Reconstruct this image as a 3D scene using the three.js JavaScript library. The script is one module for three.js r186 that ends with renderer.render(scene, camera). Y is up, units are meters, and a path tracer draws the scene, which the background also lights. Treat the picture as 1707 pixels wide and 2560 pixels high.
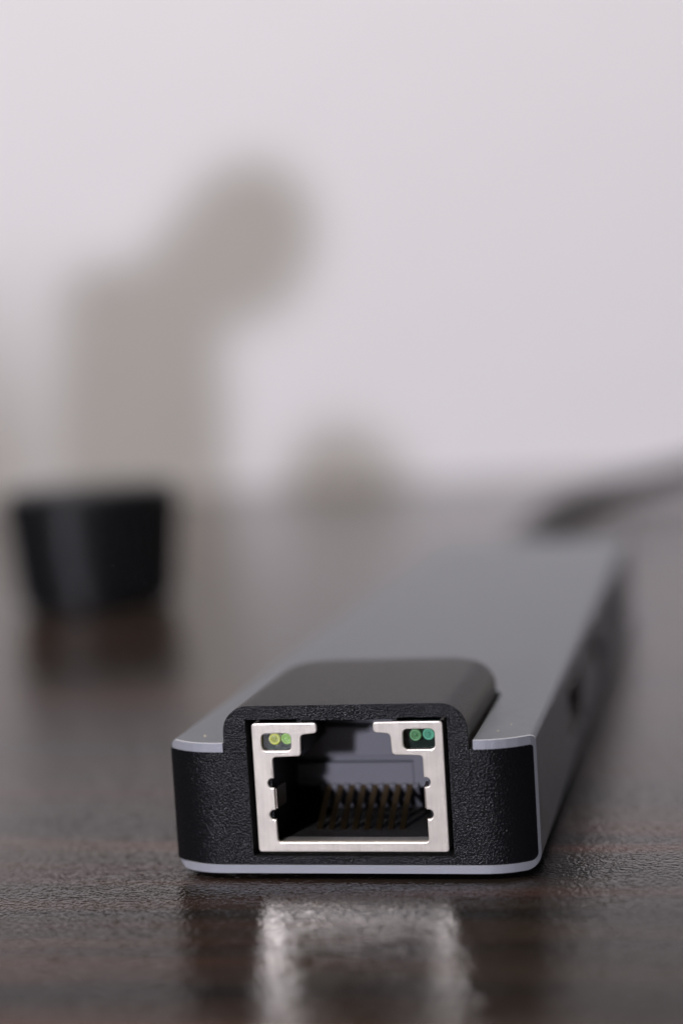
import * as THREE from 'three';
import { mergeGeometries, toCreasedNormals } from 'three/addons/utils/BufferGeometryUtils.js';
import { RoundedBoxGeometry } from 'three/addons/geometries/RoundedBoxGeometry.js';
import { RectAreaLightUniformsLib } from 'three/addons/lights/RectAreaLightUniformsLib.js';
import { Brush, Evaluator, ADDITION, SUBTRACTION } from 'three-bvh-csg';

// ───────────── camera, light, exposure (metres; the hub's front edge is at the origin) ─────────────
RectAreaLightUniformsLib.init();
const scene = new THREE.Scene();
const FOCAL = 4418, TALL = 2560;                                   // lens, in pixels of the photograph
const camera = new THREE.PerspectiveCamera(2 * Math.atan(TALL / 2 / FOCAL) * 180 / Math.PI, 682 / 1024, 0.005, 20);
camera.position.set(0.0319, 0.0427, 0.1387);
camera.rotation.set(-0.087, 0.217, -0.06, 'YXZ');
camera.focus = 0.1448; camera.userData.fStop = 9.8;
scene.add(camera);
const renderer = new THREE.WebGLRenderer({ antialias: true });
renderer.setSize(682, 1024);
renderer.toneMapping = THREE.LinearToneMapping;
renderer.toneMappingExposure = 1;
renderer.shadowMap.enabled = true;
scene.background = new THREE.Color(0.02, 0.02, 0.021);             // the dim room behind the camera

const AZ = 17 * Math.PI / 180, EL = 11.5 * Math.PI / 180, KD = 1.6;  // hard lamp, in front on the left
const key = new THREE.SpotLight(new THREE.Color(0.89, 0.88, 1.0), 5.5, 0, 0.6, 0.3, 2);
key.name = 'key_lamp';
key.position.set(-Math.sin(AZ) * Math.cos(EL) * KD, Math.sin(EL) * KD, Math.cos(AZ) * Math.cos(EL) * KD);
key.target.position.set(0, 0.02, -0.1);
key.castShadow = true; key.shadow.radius = 2.7; key.shadow.mapSize.set(2048, 2048);
key.shadow.camera.near = 0.3; key.shadow.camera.far = 4;
scene.add(key, key.target);
const fill = new THREE.RectAreaLight(new THREE.Color(1, 0.93, 0.86), 33, 1.0, 0.6);   // soft light of the room from above
fill.name = 'ceiling_lamp';
fill.position.set(-0.36, 1.7, -0.1); fill.lookAt(-0.35, 0.1, -0.4);
scene.add(fill);

// ───────────── helpers: everything is modelled in millimetres and scaled when it becomes a mesh ─────────────
const MM = 0.001;
function rng(seed) { return () => { seed = (seed + 0x6d2b79f5) | 0; let t = Math.imul(seed ^ (seed >>> 15), 1 | seed); t = (t + Math.imul(t ^ (t >>> 7), 61 | t)) ^ t; return ((t ^ (t >>> 14)) >>> 0) / 4294967296; }; }
function noise2(seed, nx, ny) {                                     // periodic smooth noise on an nx by ny lattice, about -1..1
  const r = rng(seed), gx = new Float32Array(nx * ny), gy = new Float32Array(nx * ny);
  for (let i = 0; i < nx * ny; i++) { const a = r() * Math.PI * 2; gx[i] = Math.cos(a); gy[i] = Math.sin(a); }
  const s = (t) => t * t * t * (t * (t * 6 - 15) + 10);
  return (u, v) => {
    const x = (u - Math.floor(u)) * nx, y = (v - Math.floor(v)) * ny, ix = Math.floor(x) % nx, iy = Math.floor(y) % ny, fx = x - Math.floor(x), fy = y - Math.floor(y);
    const jx = (ix + 1) % nx, jy = (iy + 1) % ny, d = (a, b, p, q) => gx[b * nx + a] * p + gy[b * nx + a] * q;
    const sx = s(fx), sy = s(fy), a = d(ix, iy, fx, fy), b = d(jx, iy, fx - 1, fy), c = d(ix, jy, fx, fy - 1), e = d(jx, jy, fx - 1, fy - 1);
    return 1.5 * (a + (b - a) * sx + (c + (e - c) * sx - a - (b - a) * sx) * sy);
  };
}
function tex(w, h, tw, th, fn, srgb = false) {                      // a texture that covers tw by th millimetres
  const d = new Uint8Array(w * h * 4), out = [0, 0, 0];
  for (let y = 0; y < h; y++) for (let x = 0; x < w; x++) {
    const v = fn(x / w, y / h, out), i = (y * w + x) * 4;
    if (typeof v === 'number') d[i] = d[i + 1] = d[i + 2] = Math.max(0, Math.min(255, v * 255));
    else for (let k = 0; k < 3; k++) d[i + k] = Math.max(0, Math.min(255, v[k]));
    d[i + 3] = 255;
  }
  const t = new THREE.DataTexture(d, w, h);
  t.wrapS = t.wrapT = THREE.RepeatWrapping; t.magFilter = THREE.LinearFilter; t.minFilter = THREE.LinearMipmapLinearFilter; t.generateMipmaps = true;
  t.repeat.set(1 / tw, 1 / th); if (srgb) t.colorSpace = THREE.SRGBColorSpace; t.needsUpdate = true;
  return t;
}
function boxUV(g) {                                                 // uv in millimetres, by the way each face looks
  g = g.index ? g.toNonIndexed() : g;
  const p = g.attributes.position, uv = new Float32Array(p.count * 2), a = new THREE.Vector3(), b = new THREE.Vector3(), c = new THREE.Vector3();
  for (let i = 0; i < p.count; i += 3) {
    a.fromBufferAttribute(p, i); b.fromBufferAttribute(p, i + 1); c.fromBufferAttribute(p, i + 2);
    const n = b.clone().sub(a).cross(c.clone().sub(a)), x = Math.abs(n.x), y = Math.abs(n.y), z = Math.abs(n.z);
    [a, b, c].forEach((q, k) => {
      const [u, v] = x > y && x > z ? [q.z, q.y] : y > z ? [q.x, q.z] : [q.x, q.y];
      uv[(i + k) * 2] = u; uv[(i + k) * 2 + 1] = v;
    });
  }
  g.setAttribute('uv', new THREE.BufferAttribute(uv, 2));
  return g;
}
function clean(g) { for (const k of Object.keys(g.attributes)) if (!['position', 'normal', 'uv'].includes(k)) g.deleteAttribute(k); g.clearGroups(); return g; }
function join(list) { return mergeGeometries(list.map((g) => clean(boxUV(g.clone())))); }
function mesh(name, geo, mat, parent, crease) {
  let g = clean(boxUV(Array.isArray(geo) ? join(geo) : geo.clone()));
  if (crease) { g = toCreasedNormals(g, crease); }
  g.scale(MM, MM, MM);
  const m = new THREE.Mesh(g, mat); m.name = name; m.castShadow = m.receiveShadow = true;
  parent.add(m);
  return m;
}
function thing(name, label, category, pos = [0, 0, 0]) {
  const o = new THREE.Group(); o.name = name; o.position.set(...pos.map((v) => v * MM)); o.userData = { label, category }; scene.add(o); return o;
}
function structure(m, label, category) { m.userData = { label, category, kind: 'structure' }; return m; }
function box(x0, x1, y0, y1, z0, z1) { return new THREE.BoxGeometry(x1 - x0, y1 - y0, z1 - z0).translate((x0 + x1) / 2, (y0 + y1) / 2, (z0 + z1) / 2); }
function rbox(x0, x1, y0, y1, z0, z1, r, s = 3) { return new RoundedBoxGeometry(x1 - x0, y1 - y0, z1 - z0, s, r).translate((x0 + x1) / 2, (y0 + y1) / 2, (z0 + z1) / 2); }
function rounded(x0, x1, y0, y1, r, P = THREE.Shape) {              // a rectangle with radii [top, bottom] or one for all
  const [t, b] = Array.isArray(r) ? r : [r, r], s = new P();
  s.moveTo(x0 + b, y0); s.lineTo(x1 - b, y0); s.absarc(x1 - b, y0 + b, b, -Math.PI / 2, 0, false);
  s.lineTo(x1, y1 - t); s.absarc(x1 - t, y1 - t, t, 0, Math.PI / 2, false);
  s.lineTo(x0 + t, y1); s.absarc(x0 + t, y1 - t, t, Math.PI / 2, Math.PI, false);
  s.lineTo(x0, y0 + b); s.absarc(x0 + b, y0 + b, b, Math.PI, Math.PI * 1.5, false);
  return s;
}
const extrude = (s, depth, o = {}) => new THREE.ExtrudeGeometry(s, { depth, bevelEnabled: false, curveSegments: 10, ...o });
const upright = (s, y0, y1, o) => extrude(s, y1 - y0, o).rotateX(-Math.PI / 2).translate(0, y0, 0);   // plan shape in (x, -z), raised from y0 to y1
const evaluator = new Evaluator(); evaluator.useGroups = false;
const brush = (g) => { const b = new Brush(g.index ? g : g); b.updateMatrixWorld(); return b; };
function csg(a, op, b) {
  const A = a.isBrush ? a : brush(a), B = b.isBrush ? b : brush(b);
  return evaluator.evaluate(A, B, op);
}

// ───────────── materials ─────────────
const pn1 = noise2(11, 80, 80), pn2 = noise2(12, 150, 150), pn3 = noise2(13, 20, 20);
const grainBump = tex(1024, 1024, 14, 14, (u, v) => 0.5 + 0.30 * pn1(u, v) + 0.26 * pn2(u, v) + 0.06 * pn3(u, v));
const mn1 = noise2(21, 100, 100), mn2 = noise2(22, 200, 200), mn3 = noise2(23, 9, 9);
const blastBump = tex(512, 512, 11, 11, (u, v) => 0.5 + 0.3 * mn1(u, v) + 0.22 * mn2(u, v));
const blastRough = tex(512, 512, 11, 11, (u, v) => 0.44 + 0.05 * mn1(u, v) + 0.03 * mn3(u, v));
const bn1 = noise2(31, 260, 10), bn2 = noise2(32, 120, 4), bn3 = noise2(33, 12, 12), bn4 = noise2(34, 60, 60);
const brushBump = tex(512, 256, 16, 14, (u, v) => 0.5 + 0.28 * bn1(u, v) + 0.2 * bn2(u, v));
const brushColor = tex(512, 512, 16, 14, (u, v, o) => { const k = 246 + 8 * bn2(u, v) + 8 * bn3(u, v) - 10 * Math.max(0, bn4(u, v) - 0.45); o[0] = k; o[1] = k * 0.985; o[2] = k * 0.96; return o; }, true);
const tn1 = noise2(41, 106, 106), tn2 = noise2(42, 210, 210), tn3 = noise2(43, 34, 34), tn4 = noise2(44, 7, 7);
const tableBump = tex(1024, 1024, 44, 44, (u, v) => {
  const w = 0.012 * tn3(u, v);
  return 0.5 + 0.26 * tn1(u + w, v) + 0.14 * tn2(u, v + w) + 0.08 * tn3(u, v) + 0.05 * tn4(u, v);
});
const wn1 = noise2(51, 2, 46), wn2 = noise2(52, 5, 150), wn3 = noise2(53, 3, 14), wn4 = noise2(54, 40, 380), wn5 = noise2(55, 4, 70);
const woodColor = tex(1024, 1024, 300, 260, (u, v, o) => {
  const y = v + 0.012 * wn3(u, v), k = 0.5 + 0.33 * wn1(u, y) + 0.22 * wn2(u, y) + 0.12 * wn4(u, y), red = Math.max(0, wn5(u, y) + 0.05) * 0.85, t = Math.max(0, Math.min(1, k));
  o[0] = 12 + 34 * t + 34 * red; o[1] = 12 + 25 * t + 11 * red; o[2] = 12 + 19 * t + 5 * red; return o;
}, true);
const tableRough = tex(512, 512, 300, 260, (u, v) => 0.40 + 0.05 * wn3(u, v) + 0.04 * wn2(u, v));
const wl1 = noise2(61, 300, 300), wl2 = noise2(62, 12, 12);
const wallBump = tex(512, 512, 300, 300, (u, v) => 0.5 + 0.25 * wl1(u, v) + 0.15 * wl2(u, v));

const M = {
  table: new THREE.MeshPhysicalMaterial({ map: woodColor, roughness: 0.12, bumpMap: tableBump, bumpScale: 0.000076, ior: 1.36 }),
  wall: new THREE.MeshStandardMaterial({ color: new THREE.Color(0.79, 0.775, 0.805), roughness: 0.9, bumpMap: wallBump, bumpScale: 0.0002 }),
  alu: new THREE.MeshStandardMaterial({ color: new THREE.Color(0.178, 0.19, 0.218), metalness: 0.85, roughness: 1, roughnessMap: blastRough, bumpMap: blastBump, bumpScale: 0.000022 }),
  cutEdge: new THREE.MeshStandardMaterial({ color: new THREE.Color(0.42, 0.43, 0.475), metalness: 0.35, roughness: 0.62, bumpMap: blastBump, bumpScale: 0.00002 }),
  black: new THREE.MeshPhysicalMaterial({ color: new THREE.Color(0.0065, 0.0067, 0.0082), specularIntensity: 0.8, roughness: 0.34, bumpMap: grainBump, bumpScale: 0.00006, ior: 1.34, sheen: 1, sheenColor: new THREE.Color(0.125, 0.115, 0.10), sheenRoughness: 0.5 }),
  insert: new THREE.MeshPhysicalMaterial({ color: new THREE.Color(0.15, 0.151, 0.178), roughness: 0.5, bumpMap: grainBump, bumpScale: 0.00001 }),
  dark: new THREE.MeshStandardMaterial({ color: new THREE.Color(0.012, 0.012, 0.013), roughness: 0.6 }),
  shield: new THREE.MeshPhysicalMaterial({ color: new THREE.Color(1.0, 0.955, 0.90), map: brushColor, metalness: 0.38, roughness: 0.27, bumpMap: brushBump, bumpScale: 0.000006 }),
  gold: new THREE.MeshStandardMaterial({ color: new THREE.Color(0.34, 0.235, 0.115), metalness: 1, roughness: 0.36 }),
  steel: new THREE.MeshStandardMaterial({ color: new THREE.Color(0.45, 0.45, 0.47), metalness: 1, roughness: 0.4 }),
  lens: new THREE.MeshPhysicalMaterial({ color: 0xffffff, transmission: 1, thickness: 0, roughness: 0.06, ior: 1.5 }),
  tab: new THREE.MeshStandardMaterial({ color: new THREE.Color(0.22, 0.19, 0.165), metalness: 0.8, roughness: 0.45 }),
  tongue: new THREE.MeshStandardMaterial({ color: new THREE.Color(0.35, 0.35, 0.36), roughness: 0.5 }),
  ledBack: new THREE.MeshPhysicalMaterial({ color: new THREE.Color(0.004, 0.018, 0.014), roughness: 0.6, specularIntensity: 0.3 }),
  rubber: new THREE.MeshStandardMaterial({ color: new THREE.Color(0.022, 0.022, 0.026), roughness: 0.55 }),
  cap: new THREE.MeshPhysicalMaterial({ color: new THREE.Color(0.007, 0.007, 0.0085), roughness: 0.38, ior: 1.45 }),
  dust: new THREE.MeshStandardMaterial({ color: new THREE.Color(0.42, 0.37, 0.27), roughness: 0.9 }),
  charcoal: new THREE.MeshStandardMaterial({ color: new THREE.Color(0.03, 0.03, 0.03), roughness: 0.6 }),
};
const paint = (r, g, b, rough = 0.4) => new THREE.MeshPhysicalMaterial({ color: new THREE.Color(r, g, b), roughness: rough });

// ───────────── the setting: table top and white wall ─────────────
structure(mesh('table', box(-900, 900, -28, 0, -446, 500), M.table, scene), 'dark brown wood-grain table top with a fine pebbled gloss finish', 'table');
structure(mesh('wall', rbox(-480, 300, -300, 187, -520, -446.5, 3), M.wall, scene), 'plain white low wall behind the table, blurred, with soft grey shadows', 'wall');

// ───────────── the hub ─────────────
const hub = thing('usb_hub', 'grey aluminium hub with black end cap and network socket facing the viewer', 'usb hub', [0, 0.45, 0]);
const XL = -15.0, XR = 15.8, XC = 0.4, HT = 11.0, LEN = 146, T = 0.75;
const frontZ = (x) => { const d = Math.abs(x - XC) - 10.9, R = 5.9; return d <= 0 ? 0 : -(R - Math.sqrt(Math.max(0.01, R * R - d * d))); };
function frontCurve(x0, x1, inset, n = 40) { const pts = []; for (let i = 0; i <= n; i++) { const x = x0 + (x1 - x0) * i / n; pts.push([x, -(frontZ(x) - inset)]); } return pts; }   // plan points (x, -z)
function planShape(pts) { const s = new THREE.Shape(); pts.forEach(([x, y], i) => (i ? s.lineTo(x, y) : s.moveTo(x, y))); return s; }
{ // shell: a flat tube with its end cut to the curve of the cap, a bay for the socket hump and ports in the right wall
  const outer = extrude(rounded(XL, XR, 0, HT, [0.55, 1.15]), LEN + 12, { curveSegments: 8 }).translate(0, 0, -LEN);
  const inner = extrude(rounded(XL + 0.22, XR - 0.22, 0.68, HT - T, [0.3, 0.6]), LEN + 30, { curveSegments: 6 }).translate(0, 0, -LEN - 5);
  const cut = upright(planShape([...frontCurve(-17, 18, 0), [18, -20], [-17, -20]]), -5, 20);
  const bay = new THREE.Shape();
  { const a = -9.95, b = 10.95, r = 5.2, back = 23.2; bay.moveTo(a, -8); bay.lineTo(b, -8); bay.lineTo(b, back - r); bay.absarc(b - r, back - r, r, 0, Math.PI / 2, false); bay.lineTo(a + r, back); bay.absarc(a + r, back - r, r, Math.PI / 2, Math.PI, false); }
  const cut2 = upright(planShape([...frontCurve(-17, 18, 0.24), [18, -20], [-17, -20]]), -5, 20);       // the bright sawn rim is a strip of its own
  const behind = upright(planShape([...frontCurve(-17, 18, 0.22), [18, 200], [-17, 200]]), -5, 20);
  const tube = csg(toCreasedNormals(outer, 0.6), SUBTRACTION, toCreasedNormals(inner, 0.6)), hole = brush(upright(bay, 8, 14));
  const rim = csg(csg(csg(tube, SUBTRACTION, cut), SUBTRACTION, behind), SUBTRACTION, hole);
  let s = csg(csg(tube, SUBTRACTION, cut2), SUBTRACTION, hole);
  for (const [z, w] of [[-39, 15.5], [-70, 15.5], [-103, 16.5]]) s = csg(s, SUBTRACTION, extrude(rounded(-w / 2, w / 2, -3.3, 3.3, 0.8), 4).rotateY(Math.PI / 2).translate(XR - 2, 5.6, z));
  mesh('shell', s.geometry, M.alu, hub, 0.5);
  mesh('cut_edge', rim.geometry, M.cutEdge, hub, 0.5);
}
{ // end cap with the hump over the socket
  const body = upright(planShape([...frontCurve(XL - 0.17, XR - 0.24, 0.1).map(([x, y]) => [x, y - 0.17 * Math.max(0, Math.min(1, (XL + 1.5 - x) / 1.2))]), [XR - 0.24, 24], [XL + 0.24, 24], [XL + 0.24, 6.5], [XL - 0.05, 5.5]]), 0.69, HT - T - 0.01);
  const h = new THREE.Shape(), a = -9.85, b = 10.6, r = 5, back = 23;
  h.moveTo(a, -9); h.lineTo(b, -9); h.lineTo(b, back - r); h.absarc(b - r, back - r, r, 0, Math.PI / 2, false); h.lineTo(a + r, back); h.absarc(a + r, back - r, r, Math.PI / 2, Math.PI, false);
  let hump = csg(toCreasedNormals(upright(h, 7.2, 11.9, { bevelEnabled: true, bevelThickness: 2.2, bevelSize: 2.2, bevelOffset: -2.2, bevelSegments: 8, curveSegments: 14 }), 0.7), SUBTRACTION, box(-20, 20, 0, 20, -0.02, 20));
  let cap = csg(body, ADDITION, hump);
  cap = csg(cap, SUBTRACTION, box(XS0() - 8.45, XS0() + 8.4, 1.42, 12.95, -15, 5));
  mesh('end_cap', cap.geometry, M.black, hub, 0.45);
}
function XS0() { return 0.54; }
// network socket: metal face, black insert and eight contacts
const X0 = XS0() - 8, YB = 1.74, PH = 10.86, sx = (u) => X0 + 16 * u, sy = (t) => YB + PH * (1 - t);
{
  const s = new THREE.Shape();                                       // face plate, opening towards the top
  const r = 0.32, pts = [[0, 1], [1, 1], [1, 0], [0.64, 0], [0.64, 0.082], [0.727, 0.094], [0.732, 0.255], [0.888, 0.262], [0.889, 0.43], ['dot', 0.889, 0.465, 1], [0.892, 0.50], [0.894, 0.675], ['dot', 0.896, 0.71, 1], [0.896, 0.745], [0.897, 0.922], [0.106, 0.922], [0.105, 0.745], ['dot', 0.104, 0.71, -1], [0.104, 0.675], [0.104, 0.50], ['dot', 0.104, 0.465, -1], [0.104, 0.43], [0.104, 0.265], [0.256, 0.258], [0.26, 0.094], [0.347, 0.082], [0.347, 0], [0, 0]];
  const flat = [];
  for (const p of pts) {
    if (p[0] !== 'dot') { flat.push([sx(p[0]), sy(p[1]), false]); continue; }
    const cx = sx(p[1]) + p[3] * 0.12, cy = sy(p[2]), R = 0.4;
    for (let i = 0; i <= 8; i++) { const k = p[3] > 0 ? Math.PI * (0.5 - i / 8) : Math.PI * (1.5 - i / 8); flat.push([cx + R * Math.cos(k), cy + R * Math.sin(k), true]); }
  }
  const n = flat.length;
  flat.forEach(([x, y, dot], i) => {                                 // round every corner that is not on a dot
    const [ax, ay] = flat[(i + n - 1) % n], [bx, by] = flat[(i + 1) % n], la = Math.hypot(ax - x, ay - y), lb = Math.hypot(bx - x, by - y), q = dot ? 0 : Math.min(r, la * 0.45, lb * 0.45);
    const p0 = [x + (ax - x) * q / la, y + (ay - y) * q / la], p1 = [x + (bx - x) * q / lb, y + (by - y) * q / lb];
    i ? s.lineTo(...p0) : s.moveTo(...p0);
    if (q) s.quadraticCurveTo(x, y, ...p1);
  });
  for (const [u0, u1, t0, t1] of [[0.051, 0.206, 0.082, 0.213], [0.7935, 0.956, 0.06, 0.213]]) s.holes.push(rounded(sx(u0), sx(u1), sy(t1), sy(t0), 0.4, THREE.Path));
  const face = extrude(s, 0.2, { bevelEnabled: true, bevelThickness: 0.1, bevelSize: 0.1, bevelOffset: -0.1, bevelSegments: 4, curveSegments: 6 }).translate(0, 0, -0.5);
  const wrap = [box(sx(0.01), sx(0.99), sy(0.999), sy(0.975), -13, -0.6), box(sx(0.004), sx(0.02), sy(0.99), sy(0.01), -13, -0.6), box(sx(0.98), sx(0.996), sy(0.99), sy(0.01), -13, -0.6)];
  const lips = [box(sx(0.112), sx(0.89), sy(0.955), sy(0.927), -1.9, -0.45)];
  const jack = mesh('network_socket', [face, ...wrap, ...lips], M.shield, hub);
  const spring = (side) => {                                         // the small sprung tab folded in from each side
    const g = box(-0.11, 0.11, sy(0.665), sy(0.51), -2.2, 0).rotateY(side * 0.1);
    return g.translate(side < 0 ? sx(0.106) : sx(0.893), 0, -0.35);
  };
  for (const side of [-1, 1]) mesh('spring_tab', spring(side), M.tab, jack);

  const z1 = -9.2, xi0 = sx(0.088), xi1 = sx(0.912), yf = 2.55, yc = sy(0.262), yn = sy(-0.01), xm0 = sx(0.258), xm1 = sx(0.734);
  const wells = [box(xi0 - 1.1, xi0, 2.1, yc, -13, -0.55), box(xi1, xi1 + 1.1, 2.1, yc, -13, -0.55), box(xi0, xi1, 2.05, yf, -13, -1.95),
    box(xi0 - 1.1, xm0, yc, sy(0.225), -13, -0.55), box(xm1, xi1 + 1.1, yc, sy(0.225), -13, -0.55), box(xm0 - 0.4, xm0, sy(0.225), yn, -13, -0.9), box(xm1, xm1 + 0.4, sy(0.225), yn, -13, -0.9), box(xm0, xm1, yn, yn + 0.25, -13, -0.6)];
  const backwall = [rbox(xi0, 4.35, 7.62, yc + 0.6, -13, z1 + 0.15, 0.12), box(4.35, xi1, 5.0, yc, -13, z1 + 0.3), box(xi0, xi1, 5.2, 8, -13.2, z1 - 0.45),
    rbox(xi0, 4.35, 5.15, 7.18, -13, z1 + 0.3, 0.12), box(xm0, xm1, yc, yn, -13, z1 - 0.5)];
  mesh('insert', [...wells, box(xi0, xi1, yf, 5.25, -13, -11.3)], M.black, jack);
  mesh('back_wall', backwall, M.insert, jack);
  const pitch = 1.02, px0 = 0.42 - 3.5 * pitch;
  for (let i = 0; i < 9; i++) {                                      // the comb that keeps the contacts apart
    const x = px0 + (i - 0.5) * pitch, t = new THREE.Shape();
    t.moveTo(8.55, 5.3); t.lineTo(8.55, 5.05); t.lineTo(9.9, 3.0); t.lineTo(-z1 + 3, 2.8); t.lineTo(-z1 + 3, 5.35);
    mesh('comb_tooth', extrude(t, 0.44).rotateY(Math.PI / 2).translate(x - 0.22, 0, 0), M.insert, jack);
  }
  for (let i = 0; i < 8; i++) {                                      // each contact rises from the floor to its slot
    const x = px0 + i * pitch, c = new THREE.Shape(), line = [[3.9, 2.2], [4.9, 2.98], [6.6, 4.0], [8.4, 4.9], [9.0, 5.12], [9.5, 5.05], [10.6, 4.5]], w = 0.11;
    line.forEach(([z, y], k) => (k ? c.lineTo(z - w * 0.4, y + w) : c.moveTo(z - w * 0.4, y + w)));
    line.slice().reverse().forEach(([z, y]) => c.lineTo(z + w * 0.4, y - w));
    mesh('contact_pin', extrude(c, 0.46).rotateY(Math.PI / 2).translate(x - 0.23, 0, 0), M.gold, jack);
  }
}
// status lights behind the two small windows of the socket face
function statusLight(u0, u1, t0, t1, chips) {
  const x0 = sx(u0) - 0.2, x1 = sx(u1) + 0.2, y0 = sy(t1) - 0.2, y1 = sy(t0) + 0.2;
  const body = mesh('status_light', [box(x0, x1, y0, y1, -3, -1.35), box(x0, x1, y0 - 0.15, y0 + 0.05, -1.4, -0.55), box(x0, x1, y1 - 0.05, y1 + 0.15, -1.4, -0.55), box(x0 - 0.15, x0 + 0.02, y0, y1, -1.4, -0.55), box(x1 - 0.02, x1 + 0.15, y0, y1, -1.4, -0.55)], M.ledBack, hub);
  for (const [px, py, disc, ring] of chips) {
    const cx = sx(px), cy = sy(py);
    mesh('led_chip', new THREE.CylinderGeometry(0.5, 0.52, 0.5, 24).rotateX(Math.PI / 2).translate(cx, cy, -1.1), disc, body, 0.6);
    mesh('led_ring', new THREE.TorusGeometry(0.39, 0.1, 8, 24).translate(cx, cy, -0.86), ring, body, 1);
    mesh('led_core', new THREE.SphereGeometry(0.15, 12, 8).scale(1, 1, 0.5).translate(cx, cy, -0.85), disc, body, 1);
  }
  mesh('lens', box(x0, x1, y0, y1, -0.66, -0.64), M.lens, body);
}
statusLight(0.051, 0.206, 0.082, 0.213, [[0.112, 0.135, paint(0.42, 0.48, 0.03), paint(0.75, 0.8, 0.08)], [0.178, 0.132, paint(0.32, 0.62, 0.1), paint(0.42, 0.75, 0.15)]]);
statusLight(0.7935, 0.956, 0.06, 0.213, [[0.852, 0.118, paint(0.09, 0.3, 0.11), paint(0.18, 0.46, 0.2)], [0.92, 0.112, paint(0.08, 0.38, 0.24), paint(0.15, 0.58, 0.37)]]);
// ports in the right wall
function sidePort(z, w, h) {
  const frame = extrude(rounded(-w / 2 - 0.45, w / 2 + 0.45, -h / 2 - 0.45, h / 2 + 0.45, 0.7), 8); 
  let f = csg(frame, SUBTRACTION, extrude(rounded(-w / 2, w / 2, -h / 2, h / 2, 0.3), 12).translate(0, 0, 1));
  const p = mesh('usb_port', f.geometry.clone().rotateY(Math.PI / 2).translate(XR - 8.15, 5.6, z), M.steel, hub, 0.5);
  mesh('port_tongue', box(XR - 7, XR - 0.5, 3.2, 4.9, z - w / 2 + 0.8, z + w / 2 - 0.8), M.tongue, p);
  return p;
}
sidePort(-39, 13.2, 5.2); sidePort(-70, 13.2, 5.2); sidePort(-103, 14.6, 5.2);
{ // rear end and the cable that curls away to the right
  mesh('rear_cap', upright(planShape([[XL + 0.24, LEN - 8], [XR - 0.24, LEN - 8], [XR - 0.24, LEN - 0.1], [XR - 3, LEN + 0.6], [XL + 3, LEN + 0.6], [XL + 0.24, LEN - 0.1]]), 0.7, HT - T - 0.02), M.black, hub, 0.4);
  const path = new THREE.CatmullRomCurve3([[0, 5.4, -144], [-2, 5.2, -165], [-8, 3.6, -200], [-9, 3, -240], [-9, 3, -280], [-2, 3, -322], [16, 5, -350], [48, 9, -368], [110, 14, -384], [200, 14, -398]].map((p) => new THREE.Vector3(...p)));
  mesh('cable', new THREE.TubeGeometry(path, 160, 3.2, 16), M.rubber, hub, 1);
  mesh('strain_relief', new THREE.CylinderGeometry(2.9, 4.0, 14, 20).rotateX(-Math.PI / 2).translate(-0.4, 5.4, -152), M.rubber, hub, 0.6);
  const r = rng(77), specks = [];
  for (const [x, y, z, s] of [[14.2, 1.3, -1.35, 0.11], [-12.3, HT, -2.9, 0.10], [12.6, HT, -3.4, 0.045], [13.4, HT, -5.8, 0.04], [-2.6, 14.1, -9.5, 0.05]]) specks.push(new THREE.SphereGeometry(s, 7, 5).scale(1 + r(), 0.6, 1 + r()).rotateY(r() * 3).translate(x, y, z));
  const d = mesh('dust', specks, M.dust, hub); d.userData.kind = 'stuff';
}

// ───────────── black bottle cap behind on the left ─────────────
{
  const cap = thing('screw_cap', 'small round black cap standing on the table behind the hub, at the left', 'cap', [-82.5, 0, -168]);
  const prof = [[0, 0.2], [12.8, 0.2], [13.9, 1.0], [15.8, 20.8], [15.3, 21.8], [14.4, 22.2], [0, 22.4]].map(([x, y]) => new THREE.Vector2(x, y));
  mesh('cap_wall', new THREE.LatheGeometry(prof, 64), M.cap, cap, 0.5);
  for (let i = 0; i < 44; i++) {
    const a = i / 44 * Math.PI * 2;
    mesh('rib', rbox(-0.4, 0.4, 1.8, 19.4, -0.35, 0.35, 0.2, 1).rotateX(Math.atan2(1.9, 19.8)).translate(0, 0, 13.85).rotateY(a), M.cap, cap);
  }
}

// ───────────── what throws the soft shadows on the wall: things standing further left on the table ─────────────
{
  const lamp = thing('desk_lamp', 'dark desk lamp beyond the left edge, its shadow rising on the wall', 'lamp', [-209, 0, -140]);
  mesh('post', rbox(-23.5, 22.5, 0, 117, -16, 16, 11, 5), M.charcoal, lamp, 0.6);
  mesh('neck', new THREE.CapsuleGeometry(16, 24, 8, 24).rotateZ(-0.75).translate(14, 109, 0), M.charcoal, lamp, 1);
  mesh('lamp_head', new THREE.SphereGeometry(20.5, 32, 20).scale(1.0, 1.2, 0.9).rotateZ(-0.55).translate(31, 120.5, 0), M.charcoal, lamp, 1);
  const bottle = thing('bottle', 'small dark round-shouldered bottle beyond the left edge, its low shadow on the wall', 'bottle', [-153, 0, -140]);
  mesh('flask', new THREE.LatheGeometry([[0, 0], [19, 0], [20, 1.5], [20, 46], [18, 54], [13, 61], [6, 66], [0, 67]].map(([x, y]) => new THREE.Vector2(x, y)), 40), M.charcoal, bottle, 0.7);
  const carton = thing('carton', 'upright dark carton beyond the left edge, shading the foot of the wall', 'carton', [-347, 0, 420]);
  mesh('panel', rbox(-38, 38, 0, 173, -14, 14, 2), M.charcoal, carton, 0.6);
}
renderer.render(scene, camera);
